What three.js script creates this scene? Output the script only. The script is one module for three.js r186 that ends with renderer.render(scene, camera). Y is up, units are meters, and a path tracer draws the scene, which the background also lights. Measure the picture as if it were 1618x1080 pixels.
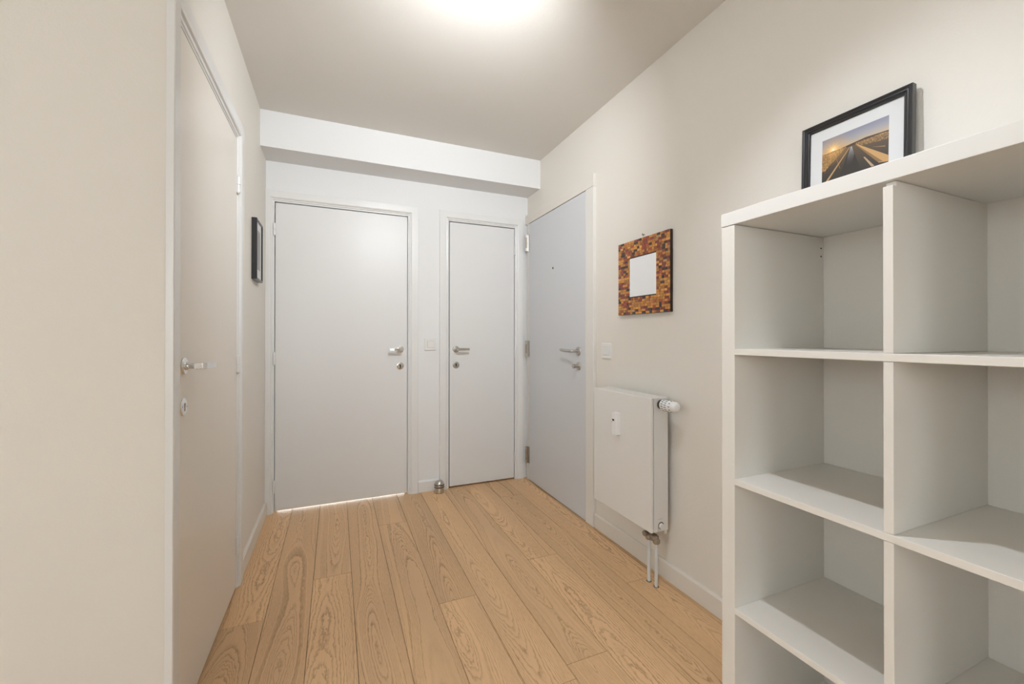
import * as THREE from 'three';
import { RoundedBoxGeometry } from 'three/addons/geometries/RoundedBoxGeometry.js';
import { mergeGeometries } from 'three/addons/utils/BufferGeometryUtils.js';
import { ImprovedNoise } from 'three/addons/math/ImprovedNoise.js';

// ------------------------------------------------------------------ camera, sky, lights, exposure
const scene = new THREE.Scene();
const camera = new THREE.PerspectiveCamera(78.68, 1618 / 1080, 0.05, 60);
camera.position.set(0, 1.136, 0);
camera.rotation.set(0.0034, -0.4002, 0.0008, 'YXZ');
camera.setViewOffset(1618, 1080, 0, 9.2, 1618, 1080);       // the photograph's shifted lens
scene.add(camera);

const renderer = new THREE.WebGLRenderer({ antialias: true });
renderer.toneMapping = THREE.LinearToneMapping;
renderer.toneMappingExposure = 0.98;
renderer.shadowMap.enabled = true;
renderer.shadowMap.type = THREE.PCFSoftShadowMap;

scene.background = new THREE.Color().setRGB(0.84, 0.92, 0.97);   // bright overcast sky, seen only through the openings
scene.backgroundIntensity = 7.2;

// two heads of a ceiling spotlight bar: one turned to the back of the hall, one to the shelves (x, y, d; aim x, y, d)
const HEADS = [
  { at: [0.48, 2.27, 1.02], aim: [0.46, 1.9, 3.0], angle: 1.15, penumbra: 1.0, candela: 6.0, color: [0.955, 1, 1.05] },
  { at: [0.56, 2.30, 0.83], aim: [1.25, 0.5, 0.42], angle: 0.98, penumbra: 0.9, candela: 2.7, color: [0.94, 1, 1.09] },
];
const WINDOWS_REAR = [[-2.7, -1.5], [-0.9, 0.3]];        // x ranges
const WINDOWS_SIDE = [[-1.4, 0.3]];                      // d ranges
const SILL = 0.95, LINTEL = 2.25;

// ------------------------------------------------------------------ measures (metres; d = distance into the hall, three's z = -d)
const XL = -0.4158, XR = 1.4441, DB = 3.088, H = 2.4935, NEAR = 1.380;
const ROOM_L = -3.2, ROOM_D = -3.0;

// ------------------------------------------------------------------ helpers
let seed = 7;
const rnd = () => { seed = (seed * 1664525 + 1013904223) >>> 0; return seed / 4294967296; };
const rr = (a, b) => a + (b - a) * rnd();
const used = {};
function numbered(n) { if (used[n] === undefined) { used[n] = 0; return n; } used[n]++; return n + '_' + String(used[n]).padStart(3, '0'); }
function strip(g) {
  let h = g.index ? g.toNonIndexed() : g.clone();
  for (const k of Object.keys(h.attributes)) if (!['position', 'normal', 'uv', 'color'].includes(k)) h.deleteAttribute(k);
  return h;
}
function mk(name, geos, mat, parent = scene, kind) {
  const list = (Array.isArray(geos) ? geos : [geos]);
  const g = list.length > 1 ? mergeGeometries(list.map(strip)) : list[0];
  const m = new THREE.Mesh(g, mat);
  m.name = parent === scene ? name : numbered(name);
  m.castShadow = m.receiveShadow = true;
  if (kind) m.userData.kind = kind;
  parent.add(m);
  return m;
}
function thing(name, label, category, pos = [0, 0, 0], turn = 0, kind) {
  const o = new THREE.Group();
  o.name = name; o.position.set(...pos); o.rotation.y = turn;
  if (label) o.userData.label = label;
  if (category) o.userData.category = category;
  if (kind) o.userData.kind = kind;
  scene.add(o);
  return o;
}
// rounded box between two corners, local axes
function bx(x0, x1, y0, y1, z0, z1, r = 0.0015, seg = 1) {
  const w = Math.abs(x1 - x0), h = Math.abs(y1 - y0), l = Math.abs(z1 - z0);
  const g = r > 0 ? new RoundedBoxGeometry(w, h, l, seg, Math.min(r, w / 2.01, h / 2.01, l / 2.01)) : new THREE.BoxGeometry(w, h, l);
  g.translate((x0 + x1) / 2, (y0 + y1) / 2, (z0 + z1) / 2);
  return g;
}
// the same, given world x, y and hall depth
const wb = (x0, x1, y0, y1, d0, d1, r = 0, seg = 1) => bx(x0, x1, y0, y1, -d1, -d0, r, seg);
// box-mapped uv in metres (world or local)
function metreUV(g) {
  g = g.index ? g.toNonIndexed() : g;
  const p = g.attributes.position, n = g.attributes.normal, uv = new Float32Array(p.count * 2);
  for (let i = 0; i < p.count; i++) {
    const ax = Math.abs(n.getX(i)), ay = Math.abs(n.getY(i)), az = Math.abs(n.getZ(i));
    if (ay >= ax && ay >= az) { uv[2 * i] = p.getX(i); uv[2 * i + 1] = p.getZ(i); }
    else if (ax >= az) { uv[2 * i] = p.getZ(i); uv[2 * i + 1] = p.getY(i); }
    else { uv[2 * i] = p.getX(i); uv[2 * i + 1] = p.getY(i); }
  }
  g.setAttribute('uv', new THREE.BufferAttribute(uv, 2));
  return g;
}
function cyl(r0, r1, h, seg, axis, at) {       // r0 at the low end of the axis
  const g = new THREE.CylinderGeometry(r1, r0, h, seg);
  if (axis === 'z') g.rotateX(Math.PI / 2);
  if (axis === 'x') g.rotateZ(-Math.PI / 2);
  g.translate(...at);
  return g;
}
function lathe(pts, seg, axis, at = [0, 0, 0]) {  // profile (radius, height)
  const g = new THREE.LatheGeometry(pts.map(p => new THREE.Vector2(p[0], p[1])), seg);
  if (axis === 'z') g.rotateX(Math.PI / 2);
  if (axis === '-z') g.rotateX(Math.PI / 2);
  g.translate(...at);
  return g;
}
function tube(points, r, seg = 24, radial = 14) {
  return new THREE.TubeGeometry(new THREE.CatmullRomCurve3(points.map(p => new THREE.Vector3(...p)), false, 'centripetal'), seg, r, radial, false);
}
// quads strip geometry from rows of points (flat shaded)
function rows(list) {
  const pos = [], uv = [];
  for (let i = 0; i + 1 < list.length; i++) for (let j = 0; j + 1 < list[i].length; j++) {
    const a = list[i][j], b = list[i + 1][j], c = list[i + 1][j + 1], d = list[i][j + 1];
    for (const p of [a, b, c, a, c, d]) { pos.push(...p); uv.push(p[0], p[1]); }
  }
  const g = new THREE.BufferGeometry();
  g.setAttribute('position', new THREE.Float32BufferAttribute(pos, 3));
  g.setAttribute('uv', new THREE.Float32BufferAttribute(uv, 2));
  g.computeVertexNormals();
  return g;
}

// ------------------------------------------------------------------ materials
const noise = new ImprovedNoise();
function dataTexture(w, h, fill, srgb, rx = 1, ry = 1) {
  const d = new Uint8Array(w * h * 4);
  fill(d);
  const t = new THREE.DataTexture(d, w, h);
  t.wrapS = t.wrapT = THREE.RepeatWrapping;
  t.magFilter = THREE.LinearFilter; t.minFilter = THREE.LinearMipmapLinearFilter; t.generateMipmaps = true;
  t.anisotropy = 8;
  if (srgb) t.colorSpace = THREE.SRGBColorSpace;
  t.repeat.set(rx, ry);
  t.needsUpdate = true;
  return t;
}
// roller-painted plaster relief, tiles every 0.5 m
const plaster = dataTexture(512, 512, d => {
  for (let y = 0; y < 512; y++) for (let x = 0; x < 512; x++) {
    const a = x / 512 * Math.PI * 2, b = y / 512 * Math.PI * 2, i = (y * 512 + x) * 4;
    const cx = Math.cos(a), sx = Math.sin(a), cy = Math.cos(b), sy = Math.sin(b);
    const v = 0.5 + 0.35 * noise.noise(cx * 14 + 3, sx * 14 + cy * 14, sy * 14) + 0.3 * noise.noise(cx * 31, sx * 31 + 7 + sy * 31, cy * 31);
    d[i] = d[i + 1] = d[i + 2] = Math.max(0, Math.min(255, v * 255)); d[i + 3] = 255;
  }
}, false, 2, 2);
const S = (r, g, b, o = {}) => new THREE.MeshStandardMaterial({ color: new THREE.Color().setRGB(r, g, b), roughness: 0.6, ...o });
const P = (r, g, b, o = {}) => new THREE.MeshPhysicalMaterial({ color: new THREE.Color().setRGB(r, g, b), roughness: 0.6, ...o });
const M = {
  cream: S(0.80, 0.757, 0.69, { roughness: 0.75, bumpMap: plaster, bumpScale: 0.0004 }),
  whiteWall: S(0.83, 0.83, 0.825, { roughness: 0.8, bumpMap: plaster, bumpScale: 0.0004 }),
  ceiling: S(0.76, 0.73, 0.68, { roughness: 0.9, bumpMap: plaster, bumpScale: 0.0004 }),
  gloss: P(0.82, 0.815, 0.80, { roughness: 0.3, clearcoat: 0.3, clearcoatRoughness: 0.2 }),
  doorPaint: P(0.785, 0.78, 0.77, { roughness: 0.38 }),
  creamPaint: P(0.84, 0.785, 0.71, { roughness: 0.36 }),
  greyDoor: P(0.66, 0.67, 0.69, { roughness: 0.45 }),
  frameCream: P(0.78, 0.755, 0.71, { roughness: 0.4 }),
  skirting: P(0.79, 0.74, 0.67, { roughness: 0.4 }),
  melamine: P(0.83, 0.795, 0.735, { roughness: 0.35 }),
  edge: P(0.80, 0.785, 0.75, { roughness: 0.3 }),
  radiator: P(0.80, 0.78, 0.745, { roughness: 0.35 }),
  plastic: P(0.82, 0.81, 0.785, { roughness: 0.35 }),
  pipe: P(0.74, 0.755, 0.75, { roughness: 0.4 }),
  chrome: S(0.78, 0.78, 0.78, { metalness: 1, roughness: 0.12 }),
  satin: S(0.52, 0.50, 0.47, { metalness: 1, roughness: 0.32 }),
  nickel: S(0.42, 0.37, 0.31, { metalness: 0.9, roughness: 0.42 }),
  dark: S(0.012, 0.011, 0.010, { roughness: 0.7 }),
  rubber: S(0.018, 0.018, 0.018, { roughness: 0.7 }),
  black: P(0.012, 0.012, 0.014, { roughness: 0.28, clearcoat: 0.4, clearcoatRoughness: 0.25 }),
  mat: S(0.72, 0.72, 0.715, { roughness: 0.9 }),
  mirror: S(0.93, 0.93, 0.93, { metalness: 1, roughness: 0.02 }),
  subfloor: S(0.06, 0.04, 0.025, { roughness: 0.95 }),
};

// ------------------------------------------------------------------ floor of oak planks
const PLANK = 0.1673, PLEN = 2.05;
function woodTexture(n) {
  const W = 256, L = 2048;
  const s = 100 + n * 37.7;
  const d0 = [0.030, 0.016, 0.045, 0.022, 0.060, 0.026, 0.012, 0.038, 0.020, 0.034][n % 10];
  const uc0 = [0.5, 0.42, 0.75, 0.55, 0.2, 0.6, 0.48, 0.35, 0.66, 0.5][n % 10];
  const amp = [0.030, 0.022, 0.022, 0.034, 0.02, 0.03, 0.026, 0.03, 0.024, 0.026][n % 10];
  const tone = [1, 0.97, 1.02, 0.985, 1.03, 0.96, 1.0, 0.98, 1.02, 0.99][n % 10];
  return dataTexture(W, L, d => {
    for (let y = 0; y < L; y++) {
      const v = y / L * PLEN;
      const uc = PLANK * uc0 + 0.05 * noise.noise(v * 1.1, s, 0.3);
      const dist = d0 + amp * noise.noise(v * 1.6, s, 5.1) + 0.005 * noise.noise(v * 3.4, s, 9.3) + 0.013 * v;
      for (let x = 0; x < W; x++) {
        const u = x / W * PLANK;
        const wob = 0.0024 * noise.noise(u * 22, v * 4, s) + 0.0012 * noise.noise(u * 60, v * 20, s + 3) + 0.0008 * noise.noise(u * 160, v * 60, s + 9);
        const r = Math.sqrt((u - uc) ** 2 * 0.55 + dist * dist) + wob;
        const rw = 0.0035 + 0.0012 * noise.noise(r * 60, s, 2.2);
        const ring = r / rw, f = ring - Math.floor(ring);
        // sharp dark start of a ring (pores of the early wood), fading
        let line = f < 0.12 ? f / 0.12 : Math.max(0, 1 - (f - 0.12) / 0.55);
        line = line * line;
        const pore = noise.noise(u * 900, v * 34, s + 20);
        const strong = 0.5 + 0.5 * noise.noise(u * 14, v * 2.6, s + 30);
        const broad = noise.noise(u * 9, v * 1.3, s + 40);
        const fine = noise.noise(u * 520, v * 10, s + 50);
        let k = line * (0.30 + 0.66 * strong) * (0.62 + 0.38 * Math.max(-1, Math.min(1, pore * 2.2)));
        k += 0.05 * Math.max(0, pore) + 0.045 * fine - 0.05 * broad;
        k = Math.max(-0.12, Math.min(1, k));
        const i = (y * W + x) * 4;
        d[i] = Math.min(255, (228 - 92 * k + 5 * broad) * tone);
        d[i + 1] = Math.min(255, (188 - 93 * k + 3 * broad) * tone);
        d[i + 2] = Math.min(255, (143 - 84 * k) * tone);
        d[i + 3] = 255;
      }
    }
  }, true);
}
const woods = [];
for (let n = 0; n < 10; n++) {
  const map = woodTexture(n);
  woods.push(P(1, 1, 1, { map, roughness: 0.46 }));
}
const floor = thing('floor', null, null, [0, 0, 0], 0, 'structure');
mk('subfloor', wb(ROOM_L - 0.12, XR + 0.16, -0.12, -0.0125, ROOM_D - 0.12, DB + 0.14), M.subfloor, floor);
{
  const X0 = -0.4286;
  const joints = { 0: 1.937, 1: 1.2, 2: 2.166, 3: 1.25, 4: 2.633, 5: 1.763, 6: 1.2, 7: 1.2627, 8: 1.933, 9: 2.766, 10: 1.5745, 11: 1.9 };
  const pick = { 0: [4, 0, 7], 1: [0, 3, 5], 2: [6, 1, 4], 3: [3, 8, 1], 4: [1, 5, 9], 5: [5, 9, 2], 6: [8, 2, 0], 7: [9, 3, 6], 8: [2, 7, 4], 9: [7, 4, 3], 10: [4, 2, 8], 11: [7, 0, 1] };
  const plank = (x0, x1, d0, d1, wood, voff, flip) => {
    const gp = 0.0009, t = 0.012;
    const g = bx(x0 + gp, x1 - gp, -t, 0, -(d1 - gp), -(d0 + gp), 0);
    const p = g.attributes.position, uv = g.attributes.uv;
    for (let i = 0; i < p.count; i++) {
      let u = (p.getX(i) - x0) / PLANK, v = (-p.getZ(i) - d0) / PLEN;
      if (flip) { u = 1 - u; v = 1 - v; }
      uv.setXY(i, u * 0.98 + 0.01, v * 0.985 + voff);
    }
    mk('plank', g, woods[wood], floor);
  };
  for (let k = -17; k <= 11; k++) {
    const x0 = Math.max(ROOM_L, X0 + k * PLANK), x1 = Math.min(XR + 0.05, X0 + (k + 1) * PLANK);
    if (x1 - x0 < 0.01) continue;
    const end = k < 0 ? NEAR + 0.05 : DB + 0.058;
    const j = joints[k] ?? rr(0.2, 2.1);
    let a = j; while (a > ROOM_D) a -= PLEN;
    let n = 0;
    for (; a < end; a += PLEN) {
      const d0 = Math.max(a, ROOM_D), d1 = Math.min(a + PLEN, end);
      if (d1 - d0 < 0.02) continue;
      const w = pick[k] ? pick[k][n % 3] : Math.floor(rnd() * 10);
      plank(x0, x1, d0, d1, w, 0, (n + k) % 2 !== 0);
      n++;
    }
  }
}

// ------------------------------------------------------------------ walls, ceiling, beam
function wallRecess(name, mat, plane, thick, s0, s1, holes, through = []) {
  // plane 'back' | 'left' | 'right' ; s along the wall, holes [s0, s1, top]
  const geos = [], box = (a, b, y0, y1, o0, o1) => {           // o measured into the wall from its face
    if (b - a < 1e-4) return;
    if (plane === 'back') geos.push(wb(a, b, y0, y1, DB + o0, DB + o1));
    if (plane === 'left') geos.push(wb(XL - o1, XL - o0, y0, y1, a, b));
    if (plane === 'right') geos.push(wb(XR + o0, XR + o1, y0, y1, a, b));
  };
  const layer = (hs, o0, o1) => {
    let c = s0;
    for (const [a, b, t] of hs) { box(c, a, -0.02, H, o0, o1); box(a, b, t, H, o0, o1); c = b; }
    box(c, s1, -0.02, H, o0, o1);
  };
  layer(holes, 0, 0.06);
  layer(through, 0.06, thick);
  return mk(name, geos.map(metreUV), mat, scene, 'structure');
}
const D1 = [-0.3634, 0.4814], D2 = [0.7903, 1.3262], D3 = [1.452, 2.2217], D4 = [2.1975, 3.021];
wallRecess('wall_back', M.whiteWall, 'back', 0.14, XL - 0.2, XR + 0.2, [[D1[0] - 0.004, D1[1] + 0.004, 2.02], [D2[0] - 0.004, D2[1] + 0.004, 2.02]], [[D1[0] - 0.004, D1[1] + 0.004, 2.02]]);
wallRecess('wall_left', M.cream, 'left', 0.14, NEAR, DB, [[D3[0] - 0.004, D3[1] + 0.004, 2.041]]);
wallRecess('wall_right', M.cream, 'right', 0.16, ROOM_D - 0.12, DB, [[D4[0], D4[1] + 0.002, 2.049]]);
mk('wall_near', metreUV(wb(ROOM_L - 0.12, XL - 0.14, -0.02, H, NEAR, NEAR + 0.14)), M.cream, scene, 'structure');
// room behind the camera, with tall windows
{
  const geos = [], side = [];
  let c = ROOM_L;
  for (const [a, b] of WINDOWS_REAR) {
    geos.push(wb(c, a, -0.02, H, ROOM_D - 0.12, ROOM_D), wb(a, b, -0.02, SILL, ROOM_D - 0.12, ROOM_D), wb(a, b, LINTEL, H, ROOM_D - 0.12, ROOM_D));
    c = b;
  }
  geos.push(wb(c, XR, -0.02, H, ROOM_D - 0.12, ROOM_D));
  mk('wall_front', geos.map(metreUV), M.cream, scene, 'structure');
  c = ROOM_D - 0.12;
  for (const [a, b] of WINDOWS_SIDE) {
    side.push(wb(ROOM_L - 0.12, ROOM_L, -0.02, H, c, a), wb(ROOM_L - 0.12, ROOM_L, -0.02, SILL, a, b), wb(ROOM_L - 0.12, ROOM_L, LINTEL, H, a, b));
    c = b;
  }
  side.push(wb(ROOM_L - 0.12, ROOM_L, -0.02, H, c, NEAR + 0.14));
  mk('wall_side', side.map(metreUV), M.cream, scene, 'structure');
  let n = 0;
  const win = (pos, turn, w) => {
    const o = thing('window_' + (++n), null, null, pos, turn, 'structure');
    const hw = w / 2, f = 0.055, y0 = SILL, y1 = LINTEL;
    mk('window_frame', [bx(-hw, -hw + f, y0, y1, -0.03, 0.03, 0.004), bx(hw - f, hw, y0, y1, -0.03, 0.03, 0.004), bx(-hw + f, hw - f, y0, y0 + f, -0.03, 0.03, 0.004), bx(-hw + f, hw - f, y1 - f, y1, -0.03, 0.03, 0.004), bx(-0.03, 0.03, y0 + f, y1 - f, -0.03, 0.03, 0.004)], M.gloss, o);
    const glass = P(1, 1, 1, { transmission: 1, thickness: 0, roughness: 0, ior: 1.5 });
    for (const s of [-1, 1]) mk('pane', bx(s > 0 ? 0.03 : -hw + f, s > 0 ? hw - f : -0.03, y0 + f, y1 - f, -0.003, 0.003, 0), glass, o);
  };
  for (const [a, b] of WINDOWS_REAR) win([(a + b) / 2, 0, -ROOM_D + 0.06], 0, b - a);
  for (const [a, b] of WINDOWS_SIDE) win([ROOM_L - 0.06, 0, -(a + b) / 2], Math.PI / 2, b - a);
}
mk('ceiling', metreUV(wb(ROOM_L - 0.12, XR + 0.16, H, H + 0.15, ROOM_D - 0.12, DB + 0.14)), M.ceiling, scene, 'structure');
mk('floor_beyond', wb(-0.7, 0.8, -0.0124, -0.001, DB + 0.059, 4.4), S(0.66, 0.68, 0.70, { roughness: 0.5 }), scene, 'structure');
mk('ceiling_beyond', wb(-0.7, 0.8, H, H + 0.15, DB + 0.14, 4.4), M.ceiling, scene, 'structure');
mk('wall_beyond_left', wb(-0.82, -0.7, -0.02, H, DB + 0.14, 4.4), M.whiteWall, scene, 'structure');
mk('wall_beyond_right', wb(0.8, 0.92, -0.02, H, DB + 0.14, 4.4), M.whiteWall, scene, 'structure');
mk('wall_beyond_back', wb(-0.82, 0.92, 1.3, H, 4.4, 4.5), M.whiteWall, scene, 'structure');
mk('ceiling_beam', metreUV(wb(XL, XR, 2.2761, H, 2.8598, DB)), M.whiteWall, scene, 'structure');

// baseboards: extruded profile with a bevelled top, local x along the wall, z out of it
function baseboard(name, len, pos, turn, mat, h = 0.074) {
  const t = 0.013, sh = new THREE.Shape([[0, 0], [t, 0], [t, h], [t * 0.45, h + 0.009], [0, h + 0.0095]].map(p => new THREE.Vector2(...p)));
  const g = new THREE.ExtrudeGeometry(sh, { depth: len, bevelEnabled: false });
  g.rotateY(-Math.PI / 2); g.translate(len / 2, 0, 0);        // shape x -> z, extrusion -> -x
  const m = mk(name, g, mat, scene, 'structure');
  m.position.set(...pos); m.rotation.y = turn;
  return m;
}
baseboard('baseboard_right', 2.113 - 0.888, [XR, 0.001, -(2.113 + 0.888) / 2], -Math.PI / 2, M.skirting);
baseboard('baseboard_left', 3.068 - 2.3, [XL, 0.001, -(2.3 + 3.068) / 2], Math.PI / 2, M.skirting);
baseboard('baseboard_back', 0.713 - 0.558, [(0.713 + 0.558) / 2, 0.001, -DB], 0, M.gloss);

// ------------------------------------------------------------------ doors
const CASING = [[0.003, -0.055], [0.003, 0.0015], [0.0105, 0.0015], [0.0115, 0.006], [0.0165, 0.0085], [0.0215, 0.0075], [0.0225, 0.015], [0.029, 0.0185], [0.0715, 0.0185], [0.0745, 0.0165], [0.0755, 0.0]];
function casing(x0, x1, top, maxL = 9, maxR = 9) {
  return rows(CASING.map(([a, o]) => {
    const l = Math.min(a, maxL), r = Math.min(a, maxR);
    return [[x1 + r, 0, o], [x1 + r, top + a, o], [x0 - l, top + a, o], [x0 - l, 0, o]];
  }));
}
function ribbonLever(len, dir, h = 0.0185, reach = 0.052) {
  // flat bar that leaves the rose, bends and runs along the door
  const t = 0.0065, sh = new THREE.Shape(), R = 0.013;
  const out = [], inn = [];
  out.push([-0.0095, 0.03]); out.push([-0.0085, reach - R * 0.4]);
  for (let i = 0; i <= 6; i++) { const a = Math.PI - i / 6 * Math.PI / 2; out.push([0.0045 + R * Math.cos(a), reach - R * 0.2 + R * 0.8 * Math.sin(a) - 0.002]); }
  out.push([len * 0.6, reach + 0.0075]); out.push([len, reach + 0.004]);
  inn.push([len, reach + 0.004 - t]); inn.push([len * 0.6, reach + 0.0075 - t]); inn.push([0.012, reach + 0.008 - t * 1.2]); inn.push([0.0085, reach - 0.003]); inn.push([0.0085, 0.03]);
  const pts = out.concat(inn);
  sh.setFromPoints(pts.map(p => new THREE.Vector2(p[0] * dir, p[1])));
  const g = new THREE.ExtrudeGeometry(sh, { depth: h - 0.002, bevelEnabled: true, bevelThickness: 0.001, bevelSize: 0.001, bevelSegments: 2 });
  g.rotateX(Math.PI / 2); g.translate(0, (h - 0.002) / 2, 0);
  return g;
}
const ROSE = (r, t) => [[0, t], [r * 0.55, t], [r * 0.86, t * 0.92], [r * 0.96, t * 0.7], [r, t * 0.35], [r, 0]];
function roseGeo(r, t, x, y, z) {
  const g = lathe(ROSE(r, t), 36); g.rotateX(Math.PI / 2); g.translate(x, y, z); return g;
}
function leverHandle(parent, x, y, z, dir, metal, len) {
  const h = mk('door_handle', roseGeo(0.0255, 0.008, 0, 0, 0), metal, parent);
  h.position.set(x, y, z);
  mk('handle_neck', [cyl(0.0125, 0.0115, 0.007, 24, 'z', [0, 0, 0.0115]), cyl(0.0088, 0.0088, 0.024, 20, 'z', [0, 0, 0.024])], metal, h);
  mk('lever', ribbonLever(len, dir), metal, h);
}
function keyRose(parent, x, y, z, metal, hole) {
  const k = mk('keyhole_rose', roseGeo(0.026, 0.0045, 0, 0, 0), metal, parent);
  k.position.set(x, y, z);
  mk('keyhole', [cyl(0.0052, 0.0052, 0.0012, 20, 'z', [0, 0.006, 0.0047]), bx(-0.0034, 0.0034, -0.013, 0.004, 0.0041, 0.0053, 0)], hole, k);
  for (const s of [-1, 1]) mk('screw', cyl(0.0028, 0.0024, 0.0012, 12, 'z', [s * 0.0185, -s * 0.002, 0.0042]), M.nickel, k);
}
function pinHinge(parent, x, y, z, h, r, mat, leafs) {
  const g = mk('hinge', [cyl(r, r, h * 0.46, 16, 'y', [0, -h * 0.24, 0]), new THREE.SphereGeometry(r, 14, 8).translate(0, -h * 0.47, 0)], mat, parent);
  g.position.set(x, y, z);
  mk('hinge_knuckle', [cyl(r, r, h * 0.46, 16, 'y', [0, h * 0.245, 0]), new THREE.SphereGeometry(r, 14, 8).translate(0, h * 0.475, 0)], mat, g);
  if (leafs) mk('hinge_plate', bx(-leafs, leafs, -h * 0.48, h * 0.48, -r * 1.05, -r * 0.55, 0.0005), mat, g);
}
function interiorDoor(n, pos, turn, w, top, hingeSide, metal, opt) {
  const o = thing('door_' + n, null, null, pos, turn, 'structure');
  const x0 = -w / 2, x1 = w / 2;
  mk('door_frame', casing(x0, x1, top, opt.maxL, opt.maxR), M.gloss, o);
  // rebate behind the leaf
  mk('door_stop', [bx(x0 - 0.003, x0 + 0.012, 0, top, -0.058, -0.042, 0), bx(x1 - 0.012, x1 + 0.003, 0, top, -0.058, -0.042, 0), bx(x0, x1, top - 0.012, top + 0.003, -0.058, -0.042, 0)], M.gloss, o);
  const g = 0.0034;
  mk('door_leaf', bx(x0 + g, x1 - g, opt.bottom, top - g * 1.6, -0.037, 0.0035, 0.002, 2), opt.paint || M.doorPaint, o);
  const s = hingeSide, lx = -s * (w / 2 - 0.0525);
  leverHandle(o, lx, opt.handleY, 0.0035, s, metal, opt.lever);
  keyRose(o, lx, opt.keyY, 0.0035, metal, opt.hole || M.dark);
  for (const [y, h] of opt.hinges) pinHinge(o, s * (w / 2 + 0.002), y, 0.0085, h, opt.hr, M.gloss, opt.plate);
  return o;
}
const steel = M.chrome;
interiorDoor(1, [(D1[0] + D1[1]) / 2, 0, -DB], 0, D1[1] - D1[0], 2.015, -1, M.chrome, { maxL: D1[0] - XL - 0.0005, bottom: 0.013, handleY: 1.05, keyY: 0.9315, lever: 0.078, hr: 0.0072, hinges: [[1.836, 0.074], [1.0, 0.076], [0.1725, 0.077]] });
interiorDoor(2, [(D2[0] + D2[1]) / 2, 0, -DB], 0, D2[1] - D2[0], 2.015, 1, M.satin, { bottom: 0.012, handleY: 1.0475, keyY: 0.928, lever: 0.09, hr: 0.0068, hinges: [[1.837, 0.074], [1.004, 0.072], [0.1725, 0.071]] });
interiorDoor(3, [XL, 0, -(D3[0] + D3[1]) / 2], Math.PI / 2, D3[1] - D3[0], 2.037, 1, M.chrome, { bottom: 0.010, handleY: 1.0515, keyY: 0.932, lever: 0.108, hr: 0.0085, plate: 0.013, paint: M.creamPaint, hole: M.nickel, hinges: [[1.8275, 0.07], [1.0145, 0.072], [0.195, 0.078]] });
// grey entrance door on the right wall, flush with its boxed frame (local x runs towards the camera)
{
  const mid = (D4[0] + D4[1]) / 2, w = D4[1] - D4[0], o = thing('door_4', null, null, [XR, 0, -mid], -Math.PI / 2, 'structure');
  const x1 = w / 2, x0 = -w / 2, F = 0.0208, top = 2.049;
  mk('door_frame', [bx(x1, x1 + 0.0845, 0.001, 2.0485, 0, F, 0.002), bx(x0 - 0.036, x0 - 0.002, 0.001, 2.0485, 0, F, 0.0015)], M.frameCream, o);
  mk('door_head', bx(x0 - 0.066, x1 + 0.0845, top, top + 0.078, 0, F, 0.003), M.cream, o);
  mk('door_leaf', bx(x0 + 0.001, x1 - 0.002, 0.006, 2.0435, -0.03, F - 0.0005, 0.0015), M.greyDoor, o);
  const hx = mid - 2.28, z = F - 0.0005;
  const h = mk('door_handle', roseGeo(0.0275, 0.009, 0, 0, 0), M.satin, o);
  h.position.set(hx, 1.0505, z);
  const lv = tube([[0, 0, 0.006], [0, 0, 0.034], [-0.006, 0, 0.049], [-0.022, 0, 0.056], [-0.06, 0.001, 0.0565], [-0.1, 0.003, 0.054], [-0.14, 0.006, 0.05]], 0.0092, 40, 16);
  mk('lever', [lv, new THREE.SphereGeometry(0.0092, 16, 10).translate(-0.14, 0.006, 0.05)], M.satin, h);
  const k = mk('lock_rose', roseGeo(0.0265, 0.009, 0, 0, 0), M.satin, o);
  k.position.set(hx + 0.005, 0.956, z);
  mk('thumb_turn', lathe([[0.0, 0.046], [0.0125, 0.046], [0.0138, 0.0445], [0.0138, 0.028], [0.0105, 0.024], [0.0095, 0.009]], 28).rotateX(Math.PI / 2), M.satin, k);
  const ph = mk('peephole', lathe([[0, 0.002], [0.004, 0.003], [0.009, 0.003], [0.0105, 0]], 24).rotateX(Math.PI / 2), M.satin, o);
  ph.position.set(mid - 2.615, 1.631, z);
  mk('peephole_lens', cyl(0.0068, 0.0068, 0.001, 16, 'z', [0, -0.0005, 0.0032]), M.dark, ph);
  for (const [y, hh] of [[1.8935, 0.131], [1.047, 0.128], [0.2, 0.133]]) {
    const zz = 0.016, a = mk('hinge', [cyl(0.0085, 0.0085, hh * 0.18, 16, 'y', [0, hh * 0.41, zz]), cyl(0.0085, 0.0085, hh * 0.18, 16, 'y', [0, -hh * 0.41, zz]), bx(-0.004, 0.004, -hh / 2, hh / 2, 0, zz, 0.0005)], M.satin, o);
    a.position.set(x0 - 0.012, y, F);
    mk('hinge_knuckle', cyl(0.0085, 0.0085, hh * 0.6, 16, 'y', [0, 0, zz]), M.nickel, a);
    mk('hinge_plate', bx(-0.002, 0.031, -hh / 2, hh / 2, -0.0008, 0.003, 0.0008), M.satin, a);
  }
}

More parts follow.
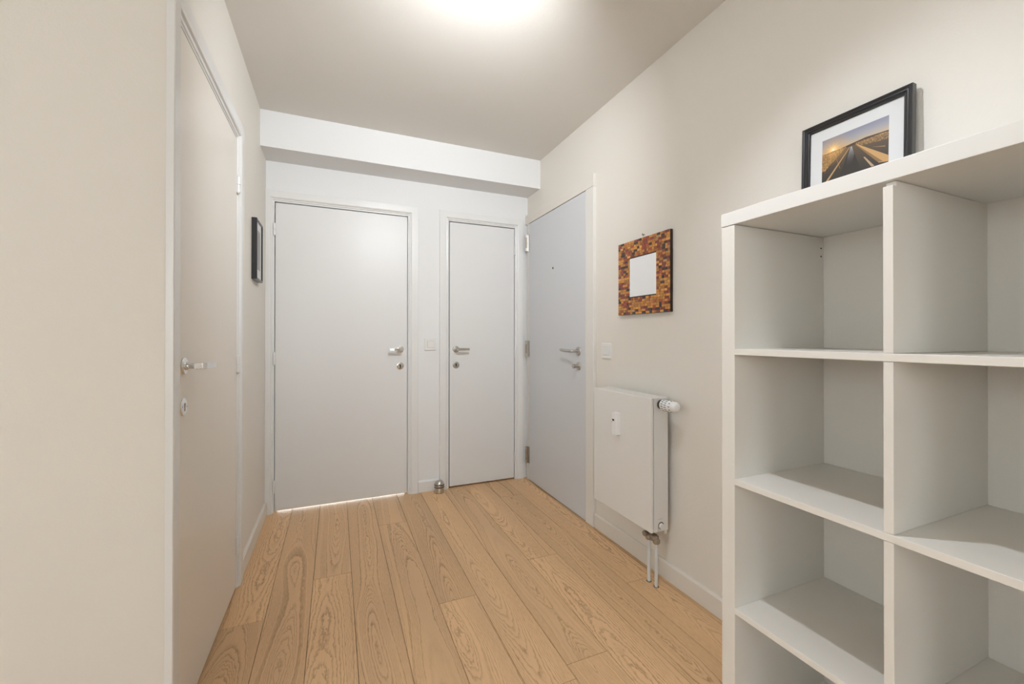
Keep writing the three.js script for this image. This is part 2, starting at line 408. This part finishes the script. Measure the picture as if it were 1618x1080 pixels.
// ------------------------------------------------------------------ light switches
function lightSwitch(name, label, pos, turn, w, h) {
  const o = thing(name, label, 'light switch', pos, turn);
  o.userData.group = 'square light switches';
  mk('cover_plate', bx(-w / 2, w / 2, -h / 2, h / 2, 0, 0.009, 0.0035, 3), M.plastic, o);
  mk('recess', bx(-w * 0.26 - 0.001, w * 0.34 + 0.001, -h * 0.26 - 0.001, h * 0.26 + 0.001, 0.008, 0.0093, 0.0003), S(0.35, 0.34, 0.32), o);
  const r = mk('rocker', bx(-w * 0.26, w * 0.34, -h * 0.26, h * 0.26, -0.002, 0.003, 0.0008), M.plastic, o);
  r.position.z = 0.0095; r.rotation.x = 0.03;
  return o;
}
lightSwitch('light_switch', 'white light switch on the white wall between the wide and the narrow white door', [0.6465, 1.0858, -DB], 0, 0.085, 0.09);
lightSwitch('light_switch_001', 'cream light switch on the right wall between the grey door and the mosaic mirror', [XR, 1.0594, -2.003], -Math.PI / 2, 0.088, 0.088);

// ------------------------------------------------------------------ framed picture on the left wall
function pictureFrame(o, w, h, fw, depth, prof, mat) {   // mitred four-sided moulding, centre origin, back at z = 0
  return mk('frame', rows(prof.map(([a, z]) => {           // a: from the inner edge outwards 0..fw
    const x = w / 2 - fw + a, y = h / 2 - fw + a;
    return [[x, -y, z], [x, y, z], [-x, y, z], [-x, -y, z], [x, -y, z]];
  })), mat, o);
}
{
  const o = thing('picture_frame', 'narrow black framed picture hanging on the left wall beside the wide white door', 'picture', [XL, 1.615, -2.69], Math.PI / 2);
  const w = 0.192, h = 0.33, fw = 0.011;
  pictureFrame(o, w, h, fw, 0.027, [[0, 0.016], [0, 0.0235], [0.002, 0.0262], [0.006, 0.027], [0.0095, 0.0265], [0.011, 0.0245], [0.011, 0.001]], M.black);
  mk('back_board', bx(-w / 2 + 0.004, w / 2 - 0.004, -h / 2 + 0.004, h / 2 - 0.004, 0.001, 0.016, 0), M.dark, o);
  mk('mount', bx(-w / 2 + fw, w / 2 - fw, -h / 2 + fw, h / 2 - fw, 0.016, 0.0195, 0), M.mat, o);
  mk('print', bx(-0.045, 0.045, -0.105, 0.11, 0.0195, 0.0201, 0), S(0.34, 0.33, 0.32, { roughness: 0.5 }), o);
}

// ------------------------------------------------------------------ mosaic mirror
{
  const y = 1.4494, d = 1.683, W = 0.383, Hh = 0.384, o = thing('mosaic_mirror', 'square wall mirror with a wide orange and brown mosaic frame', 'mirror', [XR, y, -d], -Math.PI / 2);
  const g = 0.1;                                            // half of the glass
  mk('backing', [bx(-W / 2, W / 2, g, Hh / 2, 0.002, 0.0175, 0.001), bx(-W / 2, W / 2, -Hh / 2, -g, 0.002, 0.0175, 0.001), bx(-W / 2, -g, -g, g, 0.002, 0.0175, 0), bx(g, W / 2, -g, g, 0.002, 0.0175, 0)], S(0.02, 0.012, 0.008, { roughness: 0.5 }), o);
  mk('mirror_glass', bx(-g, g, -g, g, 0.002, 0.0172, 0), M.mirror, o);
  const pal = [[0.56, 0.22, 0.035], [0.62, 0.27, 0.04], [0.66, 0.31, 0.06], [0.50, 0.18, 0.03], [0.36, 0.075, 0.02], [0.26, 0.05, 0.025], [0.22, 0.04, 0.03], [0.045, 0.024, 0.018], [0.03, 0.02, 0.018], [0.58, 0.33, 0.14]];
  const pw = [8, 8, 8, 6, 6, 5, 4, 5, 5, 4], sum = pw.reduce((a, b) => a + b);
  const tiles = [];
  const tile = (a, b, c, e) => {
    if (b - a < 0.003) return;
    let q = (0.5 + 0.9 * noise.noise(a * 14, c * 14, 3.3)) * 0.25 + rnd() * 0.7; q *= sum;
    let i = 0; q = Math.max(0, Math.min(sum - 0.01, rnd() < 0.35 ? rnd() * sum : q));
    while (q >= pw[i]) { q -= pw[i]; i++; }
    const gg = bx(a + 0.0010, b - 0.0010, c + 0.0006, e - 0.0006, 0.016, 0.0192 + rnd() * 0.0006, 0).toNonIndexed();
    const f = rr(0.7, 1.25), col = new Float32Array(gg.attributes.position.count * 3);
    for (let k = 0; k < col.length; k += 3) { col[k] = pal[i][0] * f; col[k + 1] = pal[i][1] * f; col[k + 2] = pal[i][2] * f; }
    gg.setAttribute('color', new THREE.BufferAttribute(col, 3));
    tiles.push(gg);
  };
  const n = 31, rh = Hh / n;
  for (let r = 0; r < n; r++) {
    const c = -Hh / 2 + r * rh, e = c + rh;
    let a = -W / 2;
    while (a < W / 2 - 1e-6) {
      let b = Math.min(W / 2, a + rr(0.013, 0.029)); if (W / 2 - b < 0.006) b = W / 2;
      const mid = (c + e) / 2;
      if (Math.abs(mid) < g) {                              // rows beside the glass
        if (a < -g && b > -g) b = -g;
        if (a >= -g - 1e-9 && a < g - 1e-9) { a = g; continue; }
      }
      tile(a, b, c, e);
      a = b;
    }
  }
  mk('mosaic_tiles', tiles, P(1, 1, 1, { vertexColors: true, roughness: 0.28, clearcoat: 0.4 }), o, 'stuff');
}
{
  const nail = mk('nail', [cyl(0.0016, 0.0016, 0.016, 10, 'x', [-0.006, 0, 0]), cyl(0.0052, 0.0038, 0.003, 16, 'x', [-0.014, 0, 0]), bx(-0.013, -0.009, -0.008, 0, -0.002, 0.002, 0.0005)], M.nickel);
  nail.position.set(XR, 1.659, -1.685);
  nail.userData.label = 'small dark nail in the right wall just above the mosaic mirror'; nail.userData.category = 'nail';
}

// ------------------------------------------------------------------ radiator (local x towards the camera, z into the hall)
{
  const d0 = 1.489, d1 = 1.943, mid = (d0 + d1) / 2, y0 = 0.252, y1 = 0.8635, w = d1 - d0;
  const o = thing('radiator', 'white flat panel radiator with thermostat on the right wall below the mirror', 'radiator', [XR, 0, -mid], -Math.PI / 2);
  const zb = 0.034, zf = 0.132, a = -w / 2, b = w / 2;
  mk('front_panel', bx(a, b, y0, y1 - 0.001, zf - 0.014, zf, 0.004, 3), M.radiator, o);
  mk('back_panel', bx(a + 0.004, b - 0.004, y0 + 0.01, y1 - 0.008, zb, zb + 0.012, 0.003, 2), M.radiator, o);
  for (const s of [-1, 1]) mk('side_cover', bx(s > 0 ? b - 0.003 : a, s > 0 ? b : a + 0.003, y0 + 0.002, y1 - 0.003, zb, zf - 0.0148, 0.001), M.radiator, o);
  // top grille: two rails and a slotted cover set slightly lower
  mk('top_cover', [bx(a + 0.003, b - 0.003, y1 - 0.006, y1 - 0.0025, zb + 0.003, zf - 0.0148, 0.0008), bx(a, b, y1 - 0.008, y1, zb, zb + 0.004, 0.001)], M.radiator, o);
  mk('convector_fins', [bx(a + 0.01, b - 0.01, y0 + 0.02, y1 - 0.02, zb + 0.03, zb + 0.033, 0), bx(a + 0.01, b - 0.01, y0 + 0.02, y1 - 0.02, zb + 0.06, zb + 0.063, 0)], M.radiator, o);
  for (const y of [y0 + 0.12, y1 - 0.12]) mk('wall_bracket', bx(-0.12, -0.08, y - 0.05, y + 0.05, 0.0005, zb + 0.002, 0.002), M.radiator, o);
  mk('support_bracket', bx(b - 0.03, b - 0.012, y0 - 0.022, y0 + 0.03, 0.028, zb + 0.012, 0.001), M.pipe, o);
  // thermostat head: axis along local x
  const th = mk('thermostat_head', lathe([[0.0, 0.088], [0.013, 0.0875], [0.0195, 0.083], [0.0225, 0.074], [0.0245, 0.05], [0.026, 0.022], [0.0265, 0.008], [0.0225, 0.004], [0.0225, 0.0]], 32).rotateZ(-Math.PI / 2), P(0.85, 0.845, 0.83, { roughness: 0.35 }), o);
  th.position.set(b + 0.022, 0.834, 0.084);
  const slots = [];
  for (const [px, pr, n, l] of [[0.018, 0.0258, 16, 0.012], [0.036, 0.0248, 16, 0.012], [0.058, 0.0235, 10, 0.009]]) for (let i = 0; i < n; i++) {
    const g = bx(-l / 2, l / 2, -0.0014, 0.0014, -0.0014, 0.0014, 0.0008);
    g.rotateX(0).rotateY(0.0).rotateZ(-0.06); g.translate(px, pr, 0); g.rotateX(i / n * Math.PI * 2 + px * 5); slots.push(g);
  }
  mk('grip_slots', slots, M.dark, th, 'stuff');
  const vv = mk('valve_body', [cyl(0.0215, 0.0205, 0.014, 28, 'x', [-0.007, 0, 0]), cyl(0.013, 0.013, 0.012, 20, 'x', [-0.017, 0, 0])], S(0.06, 0.058, 0.05, { roughness: 0.5 }), o);
  vv.position.copy(th.position);
  // heat meter clipped on the front
  const hm = mk('heat_meter', bx(-0.0185, 0.0185, -0.056, 0.056, 0, 0.027, 0.003, 2), P(0.88, 0.875, 0.86, { roughness: 0.35 }), o);
  hm.position.set(mid - 1.727, 0.7045, zf);
  mk('meter_display', bx(-0.0135, 0.003, 0.0145, 0.0235, 0.0264, 0.0274, 0.0003), M.dark, hm);
  mk('meter_button', cyl(0.0025, 0.0025, 0.001, 12, 'z', [-0.0145, 0.0075, 0.0272]), M.nickel, hm);
  // plug on the near side
  const pl = mk('bleed_plug', [cyl(0.0135, 0.0125, 0.009, 24, 'x', [0.0045, 0, 0])], P(0.86, 0.85, 0.83, { roughness: 0.25 }), o);
  pl.position.set(b, 0.2785, 0.076);
  mk('plug_ring', cyl(0.0158, 0.0158, 0.0012, 24, 'x', [0.0006, 0.002, 0]), S(0.12, 0.11, 0.1), pl);
  mk('side_tab', bx(b, b + 0.0012, 0.309, 0.3125, 0.068, 0.09, 0.0003), S(0.62, 0.6, 0.56), o);
  mk('side_slot', bx(b, b + 0.0008, y0 + 0.004, 0.276, 0.0925, 0.0935, 0), S(0.4, 0.39, 0.36), o);
  // valves and pipes
  for (const d of [1.5485, 1.5]) {
    const x = mid - d, z = XR - 1.351;
    const v = mk('pipe_valve', [cyl(0.0105, 0.0105, 0.022, 20, 'y', [0, 0.011, 0]), lathe([[0.0, -0.012], [0.0145, -0.0115], [0.0165, -0.006], [0.0165, 0.006], [0.014, 0.0105], [0.011, 0.012]], 6).rotateY(0.3)], M.nickel, o);
    v.position.set(x, 0.208, z);
    mk('valve_screw', lathe([[0, 0.03], [0.0115, 0.03], [0.0125, 0.027], [0.0125, 0.012], [0.01, 0.01], [0.009, 0]], 20).rotateX(Math.PI / 2).translate(0, 0.019, 0), M.nickel, v);
    mk('pipe', tube([[x, 0.2, z], [x, 0.1, z], [x, 0.0, z]], 0.0078, 8, 20), M.pipe, o);
    mk('pipe_collar', new THREE.RingGeometry(0.0078, 0.0118, 28).rotateX(-Math.PI / 2).translate(x, 0.0006, z), M.dark, o);
  }
  mk('valve_bridge', bx(mid - 1.5485, mid - 1.5, 0.217, 0.236, XR - 1.351 - 0.009, XR - 1.351 + 0.009, 0.004, 2), M.nickel, o);
}

// ------------------------------------------------------------------ floor door stop
{
  const o = thing('door_stop', 'round brushed steel door stop with two black rubber rings on the floor', 'door stop', [0.7035, 0, -3.032]);
  const R = 0.0345, prof = [[0, 0.0]];
  mk('body', lathe([[0.0, 0.0015], [R - 0.002, 0.0015], [R - 0.0005, 0.003], [R - 0.0005, 0.0395], [R - 0.004, 0.041], [R - 0.004, 0.044], [R - 0.0005, 0.0455], [R - 0.0005, 0.0545], [R - 0.004, 0.056], [R - 0.004, 0.059], [R - 0.001, 0.0605], [R - 0.0025, 0.068], [R - 0.008, 0.078], [R - 0.016, 0.086], [R - 0.025, 0.0905], [0, 0.092]], 48), S(0.60, 0.58, 0.55, { metalness: 1, roughness: 0.3 }), o);
  for (const y of [0.0425, 0.0575]) mk('rubber_ring', new THREE.TorusGeometry(R - 0.0012, 0.0032, 12, 48).rotateX(Math.PI / 2).translate(0, y, 0), M.rubber, o);
  mk('rubber_foot', cyl(R - 0.001, R - 0.001, 0.0018, 40, 'y', [0, 0.0009, 0]), M.rubber, o);
}

// ------------------------------------------------------------------ shelving unit
{
  const X0 = 1.0407, X1 = 1.4436, F = 0.8866, N = 0.0894, o = thing('shelving_unit', 'tall white open shelving unit with square compartments along the right wall', 'shelf unit', [0, 0, 0]);
  o.position.set((X0 + X1) / 2, 0, -(F + N) / 2);
  const ox = (X0 + X1) / 2, od = (F + N) / 2;
  const L = (x0, x1, y0, y1, d0, d1, r = 0.0012, s = 2) => bx(x0 - ox, x1 - ox, y0, y1, -(d1 - od), -(d0 - od), r, s);
  const T = 1.4962, tb = 1.4581;
  mk('top_panel', L(X0, X1, tb, T, N, F), M.edge, o);
  const sideFar = mk('side_panel', L(X0 + 0.001, X1, 0.001, tb - 0.0012, 0.8432, F - 0.0012), M.melamine, o);
  mk('side_panel', L(X0 + 0.001, X1, 0.001, tb - 0.0012, N + 0.0012, N + 0.043), M.melamine, o);
  for (const y of [1.422, 1.396, 0.2]) mk('peg_hole', cyl(0.0026, 0.0026, 0.0012, 12, 'z', [1.430 - ox, y, -(0.8430 - od)]), M.dark, sideFar);
  mk('bottom_panel', L(X0, X1, 0.001, 0.0385, N + 0.043, 0.8432), M.edge, o);
  const hs = [1.1039, 0.7360, 0.3716], t = 0.0165;
  for (const h of hs) mk('shelf', L(X0 + 0.0005, X1, h - t, h, N + 0.0432, 0.8430), M.melamine, o);
  const lv = [tb, ...hs], fl = [...hs, 0.0385 + 0];
  for (let i = 0; i < 4; i++) {
    const y1 = i === 0 ? tb - 0.011 : hs[i - 1] - t - 0.0007, y0 = i < 3 ? hs[i] + 0.0004 : 0.0389;
    const g = [L(X0 + 0.0015, X1, y0, y1, 0.4776, 0.4949, 0.0009)];
    if (i === 0) g.push(L(X0 + 0.014, X1, y1 - 0.001, tb - 0.0008, 0.4776, 0.4949, 0.0004));
    mk('divider', g, M.melamine, o);
  }
}

// ------------------------------------------------------------------ framed photograph standing on the shelves
{
  const w = 0.285, h = 0.3185, o = thing('picture_frame_001', 'black framed photograph of a sunlit path standing on the white shelving unit', 'picture', [1.4162, 1.4967, -0.7462], -Math.PI / 2);
  const tilt = new THREE.Matrix4().makeRotationX(-0.03);
  const sub = new THREE.Group(); void sub;
  const fw = 0.0215, cy = h / 2;
  const put = m => { m.geometry = m.geometry.clone().translate(0, cy, -0.004).applyMatrix4(tilt); return m; };
  put(pictureFrame(o, w, h, fw, 0.02, [[0, 0.004], [0, 0.010], [0.002, 0.0118], [0.0055, 0.0125], [0.0065, 0.0145], [0.010, 0.0165], [0.0115, 0.0165], [0.0125, 0.0185], [0.017, 0.0205], [0.0205, 0.0195], [0.0215, 0.0165], [0.0215, 0.0]], M.black));
  put(mk('back_board', bx(-w / 2 + 0.003, w / 2 - 0.003, -h / 2 + 0.003, h / 2 - 0.003, 0.0003, 0.004, 0), M.dark, o));
  put(mk('mount', bx(-w / 2 + fw - 0.002, w / 2 - fw + 0.002, -h / 2 + fw - 0.002, h / 2 - fw + 0.002, 0.004, 0.0065, 0), M.mat, o));
  // the printed photograph: sunrise over a field, a wet path between two pale rails
  const W = 690, HH = 960, cv = document.createElement('canvas'); cv.width = W; cv.height = HH;
  const c = cv.getContext('2d');
  const hz = 178;                                           // horizon row
  let gr = c.createLinearGradient(0, 0, 0, hz);
  gr.addColorStop(0, '#858799'); gr.addColorStop(0.5, '#a09da3'); gr.addColorStop(0.85, '#bba992'); gr.addColorStop(1, '#cfae86');
  c.fillStyle = gr; c.fillRect(0, 0, W, hz + 10);
  gr = c.createLinearGradient(0, hz, 0, HH);
  gr.addColorStop(0, '#6a543a'); gr.addColorStop(0.12, '#584938'); gr.addColorStop(0.4, '#3a3530'); gr.addColorStop(1, '#2a2724');
  c.fillStyle = gr; c.fillRect(0, hz, W, HH - hz);
  const sun = [125, 158];
  gr = c.createRadialGradient(...sun, 4, ...sun, 210);
  gr.addColorStop(0, 'rgba(255,244,215,1)'); gr.addColorStop(0.1, 'rgba(255,214,140,.9)'); gr.addColorStop(0.4, 'rgba(230,165,90,.35)'); gr.addColorStop(1, 'rgba(220,160,90,0)');
  c.fillStyle = gr; c.fillRect(0, 0, W, 400);
  c.fillStyle = '#4b3a2a'; c.beginPath(); c.moveTo(0, hz + 4); c.lineTo(200, hz - 2); c.lineTo(330, hz - 14); c.lineTo(470, hz - 26); c.lineTo(W, hz - 12); c.lineTo(W, hz + 14); c.lineTo(0, hz + 14); c.fill();
  const vp = [320, 196];
  // dry grass on both sides, seen in the low sun
  for (let i = 0; i < 5200; i++) {
    const left = rnd() < 0.55, y = hz + 6 + Math.pow(rnd(), 1.6) * 210, k = (y - hz) / 210;
    const x = left ? rr(0, vp[0] - 40 - k * 240) : rr(vp[0] + 40 + k * 160, W);
    if (!left && y > hz + 40 + (x - vp[0]) * 0.14) continue;
    if (left && x < 0) continue;
    const b = rnd();
    c.strokeStyle = b < 0.45 ? 'rgba(206,150,84,.75)' : b < 0.75 ? 'rgba(120,86,50,.8)' : 'rgba(238,196,128,.8)';
    c.lineWidth = rr(0.8, 2.4); c.beginPath(); c.moveTo(x, y); c.lineTo(x + rr(-4, 4), y - rr(4, 12)); c.stroke();
  }
  const poly = (pts, f) => { c.fillStyle = f; c.beginPath(); pts.forEach((p, i) => i ? c.lineTo(...p) : c.moveTo(...p)); c.fill(); };
  poly([[vp[0] - 8, vp[1]], [vp[0] + 8, vp[1]], [560, HH], [40, HH]], '#35312d');
  gr = c.createLinearGradient(0, vp[1], 0, 420); gr.addColorStop(0, 'rgba(190,186,190,.9)'); gr.addColorStop(1, 'rgba(90,86,86,0)');
  poly([[vp[0] - 4, vp[1] + 2], [vp[0] + 10, vp[1] + 2], [vp[0] + 36, 300], [vp[0] + 10, 400], [vp[0] - 50, 430], [vp[0] - 34, 300]], gr);
  poly([[vp[0] - 16, vp[1] + 4], [vp[0] - 8, vp[1] + 4], [52, 560], [22, 560]], '#b08a5c');
  poly([[vp[0] - 16, vp[1] + 4], [vp[0] - 13, vp[1] + 4], [30, 560], [22, 560]], '#d6b486');
  poly([[vp[0] + 42, vp[1] - 4], [vp[0] + 60, vp[1] - 2], [W, 450], [W, 520], [600, 500]], '#c49a64');
  poly([[vp[0] + 42, vp[1] - 4], [vp[0] + 50, vp[1] - 4], [640, 500], [590, 490]], '#8a6a44');
  poly([[vp[0] + 130, 380], [vp[0] + 142, 378], [560, 520], [530, 520]], '#b59a78');
  poly([[520, 290], [660, 330], [660, 342]], '#9c7a50');
  c.strokeStyle = 'rgba(255,205,130,.75)'; c.lineWidth = 2.2;
  for (const a of [0.2, 0.75, 1.2, 1.75, 2.35, 2.9, 3.6, 4.2, 4.75, 5.3, 5.85]) { c.beginPath(); c.moveTo(...sun); c.lineTo(sun[0] + Math.cos(a) * 95, sun[1] + Math.sin(a) * 95); c.stroke(); }
  c.lineWidth = 4.5; c.strokeStyle = 'rgba(214,140,70,.6)';
  for (const [x, y] of [[30, 420], [205, 420]]) { c.beginPath(); c.moveTo(...sun); c.lineTo(x, y); c.stroke(); }
  c.fillStyle = '#fff6dc'; c.beginPath(); c.arc(sun[0], sun[1], 11, 0, 7); c.fill();
  const tx = new THREE.CanvasTexture(cv); tx.colorSpace = THREE.SRGBColorSpace; tx.anisotropy = 8;
  const pr = bx(-0.08625, 0.08625, -0.12, 0.12, 0.0065, 0.0071, 0); pr.translate(0, -0.02 + 0.0, 0);
  const pm = mk('print', pr, S(1, 1, 1, { map: tx, roughness: 0.35 }), o);
  pm.geometry.translate(-0.0, 0.002, 0); put(pm);
}

// ------------------------------------------------------------------ ceiling spotlight bar (just above the frame)
{
  const o = thing('ceiling_spotlight', 'white ceiling spotlight bar with two small swivelling heads above the shelves', 'ceiling light', [0.555, H, -0.975]);
  mk('ceiling_bar', bx(-0.03, 0.03, -0.024, 0, -0.25, 0.25, 0.006, 2), M.gloss, o);
  for (const { at, aim, angle, penumbra, candela, color } of HEADS) {
    const p = new THREE.Vector3(at[0], at[1], -at[2]), t = new THREE.Vector3(aim[0], aim[1], -aim[2]), dir = t.clone().sub(p).normalize();
    const q = new THREE.Quaternion().setFromUnitVectors(new THREE.Vector3(0, 1, 0), dir);
    const loc = p.clone().sub(o.position);
    const back = loc.clone().addScaledVector(dir, -0.04);
    const head = mk('lamp_head', new THREE.LatheGeometry([[0, -0.062], [0.018, -0.06], [0.026, -0.05], [0.029, -0.03], [0.031, -0.012], [0.0295, -0.012], [0.027, -0.03], [0, -0.034]].map(v => new THREE.Vector2(...v)), 32), M.gloss, o);
    head.quaternion.copy(q); head.position.copy(loc);
    const col = new THREE.Color().setRGB(...color);
    const bulb = mk('bulb', new THREE.SphereGeometry(0.024, 28, 18).translate(0, -0.012, 0), S(0.9, 0.9, 0.9, { emissive: col, emissiveIntensity: 5, roughness: 0.4 }), head);
    bulb.castShadow = false;
    mk('swivel_arm', tube([[back.x, back.y, back.z], [back.x * 0.6, back.y * 0.45, back.z], [back.x * 0.2, -0.02, back.z]], 0.004, 16, 10), M.gloss, o);
    const l = new THREE.SpotLight(col, candela, 0, angle, penumbra, 2);
    l.position.copy(p); l.target.position.copy(t); scene.add(l, l.target);
    l.castShadow = true; l.shadow.radius = 0.7; l.shadow.mapSize.set(2048, 2048); l.shadow.bias = -0.0005;
  }
}

renderer.render(scene, camera);
